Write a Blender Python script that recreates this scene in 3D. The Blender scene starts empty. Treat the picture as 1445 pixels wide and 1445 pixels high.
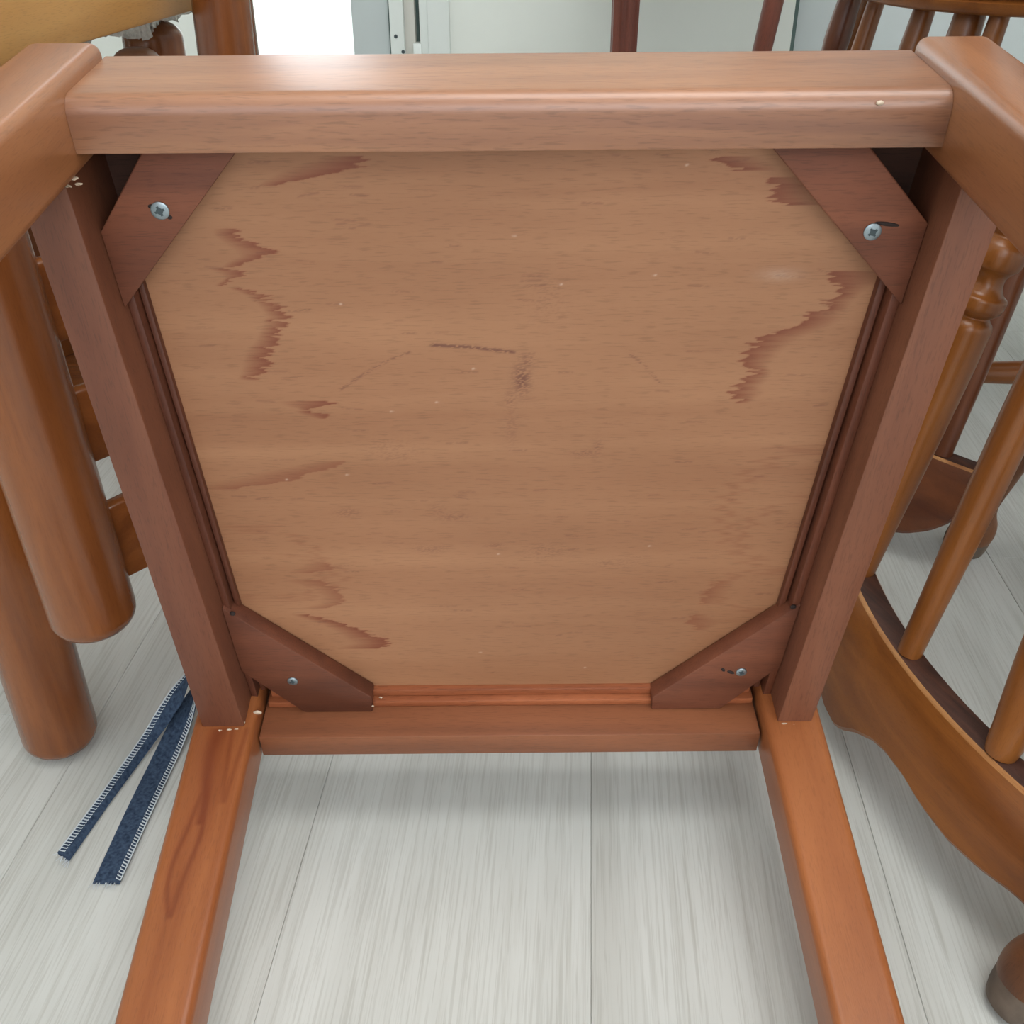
import bpy, bmesh, math, random
import numpy as np
from mathutils import Vector, Matrix

random.seed(7)
rng = np.random.default_rng(11)
scene = bpy.context.scene
COL = scene.collection

# ------------------------------------------------------------------ camera
cam_d = bpy.data.cameras.new('camera')
cam_d.sensor_width = 36.0
cam_d.lens = 36.125
cam_d.clip_start = 0.02
cam = bpy.data.objects.new('camera', cam_d)
cam.location = (0, 0, 0.60)
cam.rotation_euler = (math.radians(90 - 31.5), 0, 0)
COL.objects.link(cam)
scene.camera = cam

# ------------------------------------------------------------------ light
scene.view_settings.view_transform = 'Standard'
scene.view_settings.look = 'None'
scene.view_settings.gamma = 1.0
scene.view_settings.use_curve_mapping = False
scene.view_settings.exposure = 0.0
ROOM_ROT = math.radians(-3.75)
RZ = Matrix.Rotation(ROOM_ROT, 4, 'Z')

world = bpy.data.worlds.new('daylight')
scene.world = world
world.use_nodes = True
bg = world.node_tree.nodes['Background']
bg.inputs[0].default_value = (0.90, 0.95, 1.0, 1)
bg.inputs[1].default_value = 3.0


def area(name, loc, rot, sx, sy, power, color):
    d = bpy.data.lights.new(name, 'AREA')
    d.shape = 'RECTANGLE'
    d.size, d.size_y = sx, sy
    d.energy = power
    d.color = color
    o = bpy.data.objects.new(name, d)
    o.matrix_world = RZ @ Matrix.Translation(loc) @ Matrix.Rotation(rot[2], 4, 'Z') @ Matrix.Rotation(rot[0], 4, 'X')
    COL.objects.link(o)
    return o


# daylight through the wide window behind the camera, the balcony door and the ceiling lamp
area('daylight_rear_window', (0.9, -2.35, 1.5), (math.radians(90), 0, 0), 1.9, 1.5, 22, (0.93, 0.97, 1.0))
area('daylight_balcony_door', (-0.70, 2.62, 1.1), (math.radians(-90), 0, 0), 0.26, 1.9, 3.5, (0.92, 0.96, 1.0))
area('ceiling_light', (0.35, 0.15, 2.36), (0, 0, 0), 1.3, 1.0, 29, (1.0, 0.985, 0.965))


# ------------------------------------------------------------------ helpers
def lin(c):
    out = []
    for v in c:
        v /= 255.0
        out.append(v / 12.92 if v <= 0.04045 else ((v + 0.055) / 1.055) ** 2.4)
    return tuple(out) + (1.0,)


def tag(o, label=None, cat=None, group=None, kind=None):
    if label: o['label'] = label
    if cat: o['category'] = cat
    if group: o['group'] = group
    if kind: o['kind'] = kind
    return o


def empty(name, mw=None):
    o = bpy.data.objects.new(name, None)
    o.empty_display_size = 0.05
    if mw is not None: o.matrix_world = mw
    COL.objects.link(o)
    return o


def obj(name, verts, faces, mat, parent=None, smooth=False, mw=None, mats=None, fmat=None):
    me = bpy.data.meshes.new(name)
    me.from_pydata([tuple(v) for v in verts], [], faces)
    me.update()
    for m in (mats or [mat]): me.materials.append(m)
    if fmat: me.polygons.foreach_set('material_index', fmat)
    if smooth: me.polygons.foreach_set('use_smooth', [True] * len(me.polygons))
    o = bpy.data.objects.new(name, me)
    if mw is not None: o.matrix_local = mw
    if parent is not None: o.parent = parent
    COL.objects.link(o)
    return o


def from_bm(name, bm, mat, parent=None, smooth=False, mw=None):
    bmesh.ops.recalc_face_normals(bm, faces=bm.faces)
    me = bpy.data.meshes.new(name)
    bm.to_mesh(me)
    bm.free()
    me.materials.append(mat)
    if smooth: me.polygons.foreach_set('use_smooth', [True] * len(me.polygons))
    o = bpy.data.objects.new(name, me)
    if mw is not None: o.matrix_local = mw
    if parent is not None: o.parent = parent
    COL.objects.link(o)
    return o


BOXF = [(0, 3, 2, 1), (4, 5, 6, 7), (0, 1, 5, 4), (1, 2, 6, 5), (2, 3, 7, 6), (3, 0, 4, 7)]


def hexa_bm(c, bevel=0.0, seg=3):
    """eight corners: 0-3 one end ring, 4-7 the other ring"""
    bm = bmesh.new()
    vs = [bm.verts.new(p) for p in c]
    for f in BOXF: bm.faces.new([vs[i] for i in f])
    bmesh.ops.recalc_face_normals(bm, faces=bm.faces)
    if bevel > 0:
        bmesh.ops.bevel(bm, geom=list(bm.edges), offset=bevel, segments=seg, profile=0.5, affect='EDGES')
    return bm


def bcorn(x0, x1, y0, y1, z0, z1):
    return [(x0, y0, z0), (x1, y0, z0), (x1, y1, z0), (x0, y1, z0), (x0, y0, z1), (x1, y0, z1), (x1, y1, z1), (x0, y1, z1)]


def box(name, x0, x1, y0, y1, z0, z1, mat, parent=None, bevel=0.0, mw=None, seg=2):
    o = from_bm(name, hexa_bm(bcorn(x0, x1, y0, y1, z0, z1), bevel, seg), mat, parent, bevel > 0, mw)
    return auto(o) if bevel > 0 else o


def auto(o, ang=40):
    me = o.data
    me.polygons.foreach_set('use_smooth', [True] * len(me.polygons))
    bm = bmesh.new(); bm.from_mesh(me)
    for e in bm.edges:
        if len(e.link_faces) == 2:
            e.smooth = e.calc_face_angle(0) < math.radians(ang)
    bm.to_mesh(me); bm.free()
    return o


def prism(name, poly, y0, y1, mat, parent, bevel=0.0):
    """polygon in xz pushed along y"""
    bm = bmesh.new()
    a = [bm.verts.new((x, y0, z)) for x, z in poly]
    b = [bm.verts.new((x, y1, z)) for x, z in poly]
    n = len(poly)
    bm.faces.new(a); bm.faces.new(b[::-1])
    for i in range(n): bm.faces.new([a[i], b[i], b[(i + 1) % n], a[(i + 1) % n]])
    bmesh.ops.recalc_face_normals(bm, faces=bm.faces)
    if bevel: bmesh.ops.bevel(bm, geom=list(bm.edges), offset=bevel, segments=2, profile=0.5, affect='EDGES')
    return auto(from_bm(name, bm, mat, parent))


def along(p0, p1):
    p0, p1 = Vector(p0), Vector(p1)
    q = (p1 - p0).to_track_quat('Z', 'Y')
    return Matrix.Translation(p0) @ q.to_matrix().to_4x4(), (p1 - p0).length


def lathe(name, prof, mat, parent=None, p0=(0, 0, 0), p1=(0, 0, 1), n=24, mw=None):
    m, L = along(p0, p1)
    v, f = [], []
    k = len(prof)
    for s, r in prof:
        for i in range(n):
            a = 2 * math.pi * i / n
            v.append((r * math.cos(a), r * math.sin(a), s))
    for j in range(k - 1):
        for i in range(n):
            f.append((j * n + i, j * n + (i + 1) % n, (j + 1) * n + (i + 1) % n, (j + 1) * n + i))
    f.append(tuple(range(n))[::-1]); f.append(tuple((k - 1) * n + i for i in range(n)))
    o = obj(name, v, f, mat, parent, True, mw if mw is not None else m)
    return auto(o, 55)


def spline(pts, n=6):
    """smooth profile through points (Catmull-Rom)"""
    P = [np.array(p, float) for p in pts]
    P = [2 * P[0] - P[1]] + P + [2 * P[-1] - P[-2]]
    out = []
    for i in range(1, len(P) - 2):
        for k in range(n):
            t = k / n
            a, b, c, d = P[i - 1], P[i], P[i + 1], P[i + 2]
            out.append(0.5 * (2 * b + (c - a) * t + (2 * a - 5 * b + 4 * c - d) * t * t + (3 * b - a - 3 * c + d) * t ** 3))
    out.append(P[-2])
    return [tuple(p) for p in out]


# ------------------------------------------------------------------ materials
def new_mat(name):
    m = bpy.data.materials.new(name)
    m.use_nodes = True
    nt = m.node_tree
    return m, nt, nt.nodes, nt.links, nt.nodes['Principled BSDF']


def ramp(N, stops):
    r = N.new('ShaderNodeValToRGB')
    e = r.color_ramp.elements
    e[0].position, e[0].color = stops[0]
    e[1].position, e[1].color = stops[-1]
    for p, c in stops[1:-1]:
        x = e.new(p); x.color = c
    return r


def mix(N, L, fac, a, b, mode='MIX'):
    m = N.new('ShaderNodeMix')
    m.data_type = 'RGBA'; m.blend_type = mode; m.clamp_factor = True
    for sock, val in ((m.inputs[0], fac), (m.inputs[6], a), (m.inputs[7], b)):
        if hasattr(val, 'links') or hasattr(val, 'is_linked'): L.new(val, sock)
        else: sock.default_value = val
    return m.outputs[2]


def wood(name, light, dark, axis='z', rough=0.36, scale=1.0, pore=0.25, blotch=0.25, figure=None, scuff=None, coat=0.0, spec=0.45):
    m, nt, N, L, P = new_mat(name)
    tc = N.new('ShaderNodeTexCoord')
    oi = N.new('ShaderNodeObjectInfo')
    mul = N.new('ShaderNodeVectorMath'); mul.operation = 'SCALE'
    comb = N.new('ShaderNodeCombineXYZ')
    for i in range(3): L.new(oi.outputs['Random'], comb.inputs[i])
    L.new(comb.outputs[0], mul.inputs[0]); mul.inputs['Scale'].default_value = 7.3
    add = N.new('ShaderNodeVectorMath'); add.operation = 'ADD'
    L.new(tc.outputs['Object'], add.inputs[0]); L.new(mul.outputs[0], add.inputs[1])

    def stretched(across, al):
        mp = N.new('ShaderNodeMapping')
        mp.inputs['Scale'].default_value = tuple((al if a == axis else across) * scale for a in 'xyz')
        L.new(add.outputs[0], mp.inputs['Vector'])
        return mp.outputs[0]

    def noise(vec, detail=5, r=0.55, dist=0.0, sc=1.0):
        n = N.new('ShaderNodeTexNoise')
        n.inputs['Scale'].default_value = sc; n.inputs['Detail'].default_value = detail
        n.inputs['Roughness'].default_value = r; n.inputs['Distortion'].default_value = dist
        L.new(vec, n.inputs['Vector'])
        return n.outputs['Fac']
    g = noise(stretched(42, 2.4), 6, 0.55, 0.6)
    rp = ramp(N, [(0.30, lin(dark)), (0.68, lin(light))])
    L.new(g, rp.inputs[0])
    col = rp.outputs[0]
    big = noise(stretched(9, 5), 3, 0.5, 0.3)
    rb = ramp(N, [(0.35, (1 - blotch, 1 - blotch * 1.15, 1 - blotch * 1.3, 1)), (0.65, (1, 1, 1, 1))])
    L.new(big, rb.inputs[0])
    col = mix(N, L, 1.0, col, rb.outputs[0], 'MULTIPLY')
    po = noise(stretched(1300, 110), 2, 0.5)
    rpo = ramp(N, [(0.34, (1 - pore, 1 - pore, 1 - pore, 1)), (0.46, (1, 1, 1, 1))])
    L.new(po, rpo.inputs[0])
    col = mix(N, L, 1.0, col, rpo.outputs[0], 'MULTIPLY')
    if figure:
        at = N.new('ShaderNodeAttribute'); at.attribute_name = 'figure'
        col = mix(N, L, at.outputs['Fac'], col, lin(figure))
    if scuff:
        at = N.new('ShaderNodeAttribute'); at.attribute_name = 'scuff'
        col = mix(N, L, at.outputs['Fac'], col, lin(scuff))
        at = N.new('ShaderNodeAttribute'); at.attribute_name = 'chalk'
        col = mix(N, L, at.outputs['Fac'], col, lin((225, 200, 180)))
    L.new(col, P.inputs['Base Color'])
    rr = N.new('ShaderNodeMapRange')
    rr.inputs['To Min'].default_value = rough - 0.06; rr.inputs['To Max'].default_value = rough + 0.10
    L.new(big, rr.inputs['Value']); L.new(rr.outputs[0], P.inputs['Roughness'])
    P.inputs['Specular IOR Level'].default_value = spec
    P.inputs['Coat Weight'].default_value = coat
    P.inputs['Coat Roughness'].default_value = 0.27
    b = N.new('ShaderNodeBump'); b.inputs['Strength'].default_value = 0.10; b.inputs['Distance'].default_value = 0.0006
    L.new(po, b.inputs['Height']); L.new(b.outputs[0], P.inputs['Normal'])
    return m


def plain(name, col, rough=0.5, spec=0.5, metal=0.0, nscale=0, namt=0.06, bump=0.0):
    m, nt, N, L, P = new_mat(name)
    P.inputs['Roughness'].default_value = rough
    P.inputs['Specular IOR Level'].default_value = spec
    P.inputs['Metallic'].default_value = metal
    c = lin(col)
    if nscale:
        tc = N.new('ShaderNodeTexCoord'); n = N.new('ShaderNodeTexNoise')
        n.inputs['Scale'].default_value = nscale; n.inputs['Detail'].default_value = 6
        L.new(tc.outputs['Object'], n.inputs['Vector'])
        r = ramp(N, [(0.3, tuple(v * (1 - namt * 3) for v in c[:3]) + (1,)), (0.7, c)])
        L.new(n.outputs['Fac'], r.inputs[0]); L.new(r.outputs[0], P.inputs['Base Color'])
        if bump:
            b = N.new('ShaderNodeBump'); b.inputs['Strength'].default_value = bump; b.inputs['Distance'].default_value = 0.002
            L.new(n.outputs['Fac'], b.inputs['Height']); L.new(b.outputs[0], P.inputs['Normal'])
    else:
        P.inputs['Base Color'].default_value = c
    return m


RED_L, RED_D = (166, 110, 70), (138, 86, 54)
red = {a: wood('red_brown_wood_' + a, RED_L, RED_D, a, 0.32, pore=0.15, blotch=0.18, coat=0.35) for a in 'xyz'}
rail_m = wood('worn_rail_wood', (170, 120, 86), (130, 87, 66), 'x', 0.38, 0.8, 0.2, 0.35, coat=0.55)
post_m = wood('figured_post_wood', (164, 100, 58), (142, 80, 44), 'y', 0.32, pore=0.12, blotch=0.15,  figure=(104, 44, 22))
block_m = wood('rough_block_wood', (130, 76, 52), (98, 54, 37), 'x', 0.6, 1.0, 0.2, 0.4)
dark_rail_m = wood('unvarnished_rail_wood', (134, 84, 60), (110, 64, 46), 'z', 0.5, 1.0, 0.2, 0.3)
panel_m = wood('seat_plywood', (166, 119, 86), (149, 102, 72), 'x', 0.46, 0.8, 0.16, 0.12, figure=(112, 50, 30), scuff=(88, 48, 44))
oak = {a: wood('honey_wood_' + a, (144, 84, 41), (106, 58, 28), a, 0.22, pore=0.1, coat=0.25) for a in 'xyz'}
board_m = wood('pale_honey_wood', (214, 164, 98), (196, 142, 78), 'y', 0.35, 1.0, 0.12, 0.12)
wind_m = {a: wood('windsor_wood_' + a, (154, 94, 42), (120, 68, 29), a, 0.28, 1.0, 0.12, 0.3) for a in 'xyz'}
wind_old = {a: wood('dark_windsor_wood_' + a, (122, 70, 40), (90, 48, 30), a, 0.28, 1.0, 0.12, 0.3) for a in 'xyz'}
leg_old = wood('worn_leg_wood', (124, 78, 44), (84, 50, 30), 'z', 0.4, 1.0, 0.2, 0.4)
wind_dark = wood('worn_dark_edge', (98, 58, 42), (52, 30, 24), 'y', 0.55, 3.0, 0.3, 0.5)
wind_worn = wood('rubbed_bare_edge', (214, 160, 100), (170, 110, 60), 'y', 0.5, 2.0)
tip_m = plain('scuffed_foot', (112, 98, 86), 0.7, 0.3, 0, 60, 0.15, 0.3)
far_m = wood('mahogany_wood', (128, 70, 52), (88, 44, 34), 'z', 0.35)
steel = plain('zinc_screw', (150, 162, 168), 0.42, 0.5, 0.9)
slot_m = plain('screw_recess', (60, 72, 76), 0.5)
glue_m = plain('dried_glue', (196, 176, 154), 0.4)
white_frame = plain('white_frame', (232, 238, 234), 0.35)
grey_frame = plain('blue_grey_frame', (200, 208, 208), 0.4)
dark_gap = plain('dark_gap', (84, 104, 100), 0.6)
wall_m = plain('pale_green_white_wall', (236, 240, 233), 0.6, 0.3, 0, 3, 0.02)
white_m = plain('white_paint', (240, 241, 238), 0.7, 0.3)
fleece_m = plain('white_boucle', (244, 243, 236), 0.95, 0.1, 0, 260, 0.08, 1.0)


def denim_mat():
    m, nt, N, L, P = new_mat('dark_denim')
    tc = N.new('ShaderNodeTexCoord')
    w = N.new('ShaderNodeTexWave'); w.inputs['Scale'].default_value = 900; w.inputs['Distortion'].default_value = 3
    n = N.new('ShaderNodeTexNoise'); n.inputs['Scale'].default_value = 350; n.inputs['Detail'].default_value = 5
    L.new(tc.outputs['Object'], w.inputs['Vector']); L.new(tc.outputs['Object'], n.inputs['Vector'])
    r = ramp(N, [(0.3, lin((40, 53, 74))), (0.75, lin((76, 94, 118)))])
    L.new(n.outputs['Fac'], r.inputs[0])
    r2 = ramp(N, [(0.2, (0.8, 0.8, 0.8, 1)), (0.8, (1, 1, 1, 1))])
    L.new(w.outputs['Fac'], r2.inputs[0])
    L.new(mix(N, L, 1.0, r.outputs[0], r2.outputs[0], 'MULTIPLY'), P.inputs['Base Color'])
    P.inputs['Roughness'].default_value = 0.9; P.inputs['Specular IOR Level'].default_value = 0.15
    return m


denim_m = denim_mat()
thread_m = plain('pale_thread', (196, 204, 210), 0.8, 0.2)


def floor_mat():
    m, nt, N, L, P = new_mat('whitewashed_plank')
    tc = N.new('ShaderNodeTexCoord'); oi = N.new('ShaderNodeObjectInfo')
    comb = N.new('ShaderNodeCombineXYZ')
    sc = N.new('ShaderNodeMath'); sc.operation = 'MULTIPLY'; sc.inputs[1].default_value = 31.7
    L.new(oi.outputs['Random'], sc.inputs[0])
    for i in range(3): L.new(sc.outputs[0], comb.inputs[i])
    add = N.new('ShaderNodeVectorMath'); add.operation = 'ADD'
    L.new(tc.outputs['Object'], add.inputs[0]); L.new(comb.outputs[0], add.inputs[1])

    def nz(across, al, detail, dist, r=0.6):
        mp = N.new('ShaderNodeMapping'); mp.inputs['Scale'].default_value = (across, al, 1)
        L.new(add.outputs[0], mp.inputs['Vector'])
        n = N.new('ShaderNodeTexNoise'); n.inputs['Scale'].default_value = 1
        n.inputs['Detail'].default_value = detail; n.inputs['Distortion'].default_value = dist; n.inputs['Roughness'].default_value = r
        L.new(mp.outputs[0], n.inputs['Vector'])
        return n.outputs['Fac']
    r = ramp(N, [(0.36, lin((190, 191, 186))), (0.62, lin((204, 206, 202)))])
    L.new(nz(14, 1.6, 4, 0.6), r.inputs[0])
    fine = ramp(N, [(0.38, (0.85, 0.842, 0.83, 1)), (0.52, (1, 1, 1, 1))])
    L.new(nz(560, 12, 3, 0.5), fine.inputs[0])
    c = mix(N, L, 0.9, r.outputs[0], fine.outputs[0], 'MULTIPLY')
    fine2 = ramp(N, [(0.30, (0.87, 0.86, 0.84, 1)), (0.42, (1, 1, 1, 1))])
    L.new(nz(150, 3.5, 4, 0.8), fine2.inputs[0])
    c = mix(N, L, 0.7, c, fine2.outputs[0], 'MULTIPLY')
    L.new(c, P.inputs['Base Color'])
    P.inputs['Roughness'].default_value = 0.62; P.inputs['Specular IOR Level'].default_value = 0.22
    return m


plank_m = floor_mat()
joint_m = plain('floor_joint', (150, 150, 142), 0.9)

# ------------------------------------------------------------------ setting (room axes are turned by ROOM_ROT)
XL, XR, YF, YB, ZC = -2.1, 2.1, -2.4, 2.7, 2.4


def room(name, boxes, mat, mats=None):
    bm = bmesh.new()
    for b in boxes:
        vs = [bm.verts.new(p) for p in bcorn(*b)]
        for f in BOXF: bm.faces.new([vs[i] for i in f])
    o = from_bm(name, bm, mat, None, False)
    o.matrix_world = RZ
    o['kind'] = 'structure'
    return o


floor = room('floor', [(XL, XR, YF, YB, -0.03, -0.0065)], joint_m)
PW, PL = 0.2075, 1.22
pbm = hexa_bm(bcorn(0.00012, PW - 0.00012, 0.00012, PL - 0.00012, -0.0065, 0.0), 0.0004, 1)
bmesh.ops.recalc_face_normals(pbm, faces=pbm.faces)
pme = bpy.data.meshes.new('plank'); pbm.to_mesh(pme); pbm.free(); pme.materials.append(plank_m)
x0 = 0.0241 - 11 * PW
for k in range(0, 22):
    x = x0 + k * PW
    if x + PW < XL + 0.02 or x > XR - 0.02: continue
    off = 0.622 if k == 8 else [0.35, 0.95, 0.10, 0.75, 0.50][(k - 1) % 5] - 0.4 + (0.9 if k in (9, 10, 11, 12) else 0)
    y = off - PL * math.ceil((off - YF) / PL)
    while y < YB - 0.02:
        a, b = max(y, YF), min(y + PL, YB - 0.001)
        if b - a > 0.02:
            xa, xb = max(x, XL), min(x + PW, XR)
            o = bpy.data.objects.new('plank', pme)
            o.location = (xa, a, 0); o.scale = ((xb - xa) / PW, (b - a) / PL, 1); o.parent = floor
            COL.objects.link(o)
        y += PL

# back wall with the sliding balcony door on the left and a plain door on the right
room('wall_back', [(XL, -0.845, YB, YB + 0.12, -0.03, ZC), (-0.845, -0.326, YB, YB + 0.12, 2.1, ZC), (-0.326, 0.486, YB, YB + 0.12, -0.03, ZC),
                   (0.486, 1.35, YB, YB + 0.12, 2.05, ZC), (1.35, XR, YB, YB + 0.12, -0.03, ZC)], wall_m)
room('wall_left', [(XL - 0.1, XL, YF, YB + 0.12, -0.03, ZC)], white_m)
room('wall_right', [(XR, XR + 0.1, YF, YB + 0.12, -0.03, ZC)], white_m)
room('ceiling', [(XL - 0.1, XR + 0.1, YF - 0.1, YB + 0.12, ZC, ZC + 0.1)], white_m)
room('wall_front', [(XL, -1.3, YF - 0.1, YF, -0.03, ZC), (1.9, XR, YF - 0.1, YF, -0.03, ZC), (-1.3, 1.9, YF - 0.1, YF, -0.03, 0.5), (-1.3, 1.9, YF - 0.1, YF, 2.35, ZC)], white_m)
room('floor_balcony', [(-2.1, 1.2, YB + 0.12, YB + 1.4, -0.1, -0.01)], white_m)
room('wall_balcony', [(-2.1, 1.2, YB + 1.4, YB + 1.5, -0.1, 0.95)], white_m)

glass_m, nt, N, L, P = new_mat('door_glass')
P.inputs['Base Color'].default_value = (0.95, 0.98, 0.97, 1)
P.inputs['Roughness'].default_value = 0.02; P.inputs['IOR'].default_value = 1.45
P.inputs['Transmission Weight'].default_value = 1.0
win = room('window_1', [(-0.845, -0.830, YB - 0.01, YB + 0.10, 0, 2.1), (-0.845, -0.326, YB - 0.01, YB + 0.10, 2.06, 2.1),
                        (-0.845, -0.326, YB - 0.01, YB + 0.10, -0.006, 0.03)], grey_frame)


def wpart(name, b, mat, bev=0.0):
    o = box(name, *b, mat, win, bev)
    return o


wpart('pane', (-0.832, -0.56, YB + 0.055, YB + 0.061, 0.03, 2.06), glass_m)
wpart('door_stile', (-0.568, -0.478, YB + 0.02, YB + 0.07, 0.03, 2.06), grey_frame, 0.002)
wpart('rubber_seal', (-0.478, -0.4715, YB + 0.02, YB + 0.06, 0.03, 2.06), dark_gap)
wpart('jamb', (-0.4705, -0.437, YB - 0.012, YB + 0.07, 0.03, 2.06), white_frame, 0.002)
wpart('jamb', (-0.437, -0.412, YB + 0.004, YB + 0.07, 0.03, 2.06), plain('cream_frame', (214, 212, 204), 0.5), 0.001)
wpart('track_slot', (-0.412, -0.399, YB + 0.03, YB + 0.07, 0.03, 2.06), dark_gap)
wpart('jamb', (-0.399, -0.378, YB - 0.008, YB + 0.07, 0.03, 2.06), white_frame, 0.002)
wpart('jamb', (-0.378, -0.326, YB - 0.016, YB + 0.07, 0.03, 2.06), white_frame, 0.002)
wpart('latch_block', (-0.416, -0.396, YB - 0.012, YB + 0.03, 0.03, 0.268), white_frame, 0.002)
for xx, zz in ((-0.457, 0.283), (-0.441, 0.249)):
    lathe('screw', [(0, 0.0045), (0.003, 0.004)], slot_m, win, (xx, YB - 0.012, zz), (xx, YB - 0.02, zz), 12)
door = room('door_1', [(0.497, 1.345, YB + 0.02, YB + 0.06, -0.004, 2.04)], grey_frame)
box('door_handle', 1.25, 1.27, YB - 0.03, YB + 0.03, 0.95, 1.08, steel, door, 0.004)
room('trim_1', [(0.486, 0.4965, YB + 0.01, YB + 0.06, 0, 2.05), (0.486, 1.35, YB + 0.01, YB + 0.06, 2.041, 2.05)], dark_gap)

# ------------------------------------------------------------------ the chair lying on its back
CH = Matrix(((0.99996, -0.00671, -0.00555, -0.0010), (0.00594, 0.99165, -0.12883, 0.46782), (0.00637, 0.12879, 0.99165, 0.49910), (0, 0, 0, 1)))
# orthonormalise
_x = Vector((CH[0][0], CH[1][0], CH[2][0])).normalized()
_y = Vector((CH[0][1], CH[1][1], CH[2][1])); _y = (_y - _x * _y.dot(_x)).normalized()
_z = _x.cross(_y)
CH = Matrix(((_x[0], _y[0], _z[0], CH[0][3]), (_x[1], _y[1], _z[1], CH[1][3]), (_x[2], _y[2], _z[2], CH[2][3]), (0, 0, 0, 1)))
ch = empty('dining_chair', CH)
tag(ch, 'reddish-brown square-legged wooden chair tipped on its back, plywood seat underside facing up front', 'chair')

bm = hexa_bm(bcorn(-0.1902, 0.1902, 0.0, 0.0625, 0.0, 0.0243))
top_edge = [e for e in bm.edges if all(abs(v.co.y) < 1e-6 and v.co.z > 0.02 for v in e.verts)]
bmesh.ops.bevel(bm, geom=top_edge, offset=0.0085, segments=6, profile=0.5, affect='EDGES')
low_edge = [e for e in bm.edges if all(abs(v.co.y) < 1e-6 and v.co.z < 1e-6 for v in e.verts)]
bmesh.ops.bevel(bm, geom=low_edge, offset=0.0010, segments=2, profile=0.5, affect='EDGES')
auto(from_bm('front_rail', bm, rail_m, ch))
for s in (-1, 1):
    xa, xb = sorted((s * 0.1903, s * 0.2255))
    auto(from_bm('front_leg', hexa_bm(bcorn(xa, xb, -0.405, 0.0625, -0.0095, 0.0315), 0.0055, 4), red['y'], ch))


def side_rail(outer, inner):
    c = []
    for y in (0.0, 0.0625):
        c.append([(outer(-0.0095), y, -0.0095), (inner(-0.0095), y, -0.0095), (inner(-0.3885), y, -0.3885), (outer(-0.3885), y, -0.3885)])
    return auto(from_bm('side_rail', hexa_bm(c[0] + c[1], 0.0012, 2), dark_rail_m, ch))


def lf(z0, x0, z1, x1): return lambda z: x0 + (x1 - x0) * (z - z0) / (z1 - z0)


Lo, Li = lf(-0.0363, -0.2207, -0.3874, -0.2107), lf(-0.0163, -0.1988, -0.3768, -0.1826)
Ri, Ro = lf(-0.0246, 0.2031, -0.3817, 0.1790), lf(-0.0453, 0.2246, -0.3894, 0.2018)
side_rail(Lo, Li); side_rail(Ro, Ri)
auto(from_bm('rear_rail', hexa_bm(bcorn(-0.1745, 0.1690, 0.0, 0.0625, -0.4195, -0.4003), 0.0010, 2), wood('rear_rail_wood', (152, 94, 62), (120, 72, 48), 'x', 0.45, pore=0.15, blotch=0.2), ch))


def figure_at(pts, strokes, jag, sharp):
    """wood figure: sharp ragged front on one side, fading to the other. pts = (rows, cols) arrays of along-grain a, across-grain b"""
    A, B = pts
    out = np.zeros_like(A)
    for st in strokes:
        st = sorted(st)
        b = np.array([s[0] for s in st]); u = np.array([s[1] for s in st]); w = np.array([s[2] for s in st])
        rows = B[:, 0]
        j = np.interp(rows, np.arange(rows.min() - 1e-3, rows.max() + 2e-3, 0.0008),
                      rng.normal(0, jag, len(np.arange(rows.min() - 1e-3, rows.max() + 2e-3, 0.0008))))[:, None]
        a0 = np.interp(B, b, u); a1 = np.interp(B, b, w)
        inside = (B >= b[0] - 0.0006) & (B <= b[-1] + 0.0006)
        if sharp > 0:
            t = (A - a0) / np.maximum(a1 + j - a0, 1e-4)
        else:
            t = (a1 - A) / np.maximum(a1 - a0 - j, 1e-4)
        soft = np.clip((1 - t) * np.maximum(a1 - a0, 1e-4) / 0.0012, 0, 1)
        val = np.where((t > 0) & (t < 1), np.clip(t, 0, 1) ** 0.9 * soft, 0) * inside
        out = np.maximum(out, val)
    return out


# seat panel: a fine sheet whose wood figure is stored per point
LEFT_FIG = [[(-0.0509, -0.148, -0.1339), (-0.0538, -0.1479, -0.1334), (-0.0584, -0.143, -0.1274), (-0.0622, -0.1394, -0.1198), (-0.0649, -0.1371, -0.1249), (-0.0687, -0.1449, -0.1334), (-0.0702, -0.1473, -0.1391)],
            [(-0.0717, -0.1534, -0.1393), (-0.0741, -0.1495, -0.1379), (-0.0769, -0.1464, -0.1402), (-0.0804, -0.1521, -0.1456)],
            [(-0.0829, -0.1449, -0.1358), (-0.0862, -0.1381, -0.1282), (-0.0903, -0.1333, -0.1274), (-0.094, -0.1309, -0.1179), (-0.0985, -0.1294, -0.1178), (-0.1052, -0.1327, -0.1207), (-0.1128, -0.1369, -0.1226), (-0.118, -0.1416, -0.1283), (-0.1223, -0.1442, -0.1289), (-0.1312, -0.1477, -0.1341), (-0.137, -0.1506, -0.1409)],
            [(-0.0152, -0.0891, -0.0722), (-0.0185, -0.1013, -0.0702), (-0.0215, -0.1102, -0.0814), (-0.0263, -0.1195, -0.1007), (-0.0277, -0.1214, -0.1128)],
            [(-0.1524, -0.1315, -0.1057), (-0.1548, -0.1279, -0.1032), (-0.1568, -0.1202, -0.1122)],
            [(-0.1586, -0.1224, -0.1125), (-0.1616, -0.1168, -0.104), (-0.1631, -0.111, -0.105)],
            [(-0.3186, -0.147, -0.1329), (-0.3267, -0.1292, -0.1104), (-0.3335, -0.1206, -0.1006), (-0.3404, -0.1142, -0.0927), (-0.3459, -0.11, -0.0807), (-0.3506, -0.1225, -0.0912)]]
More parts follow.
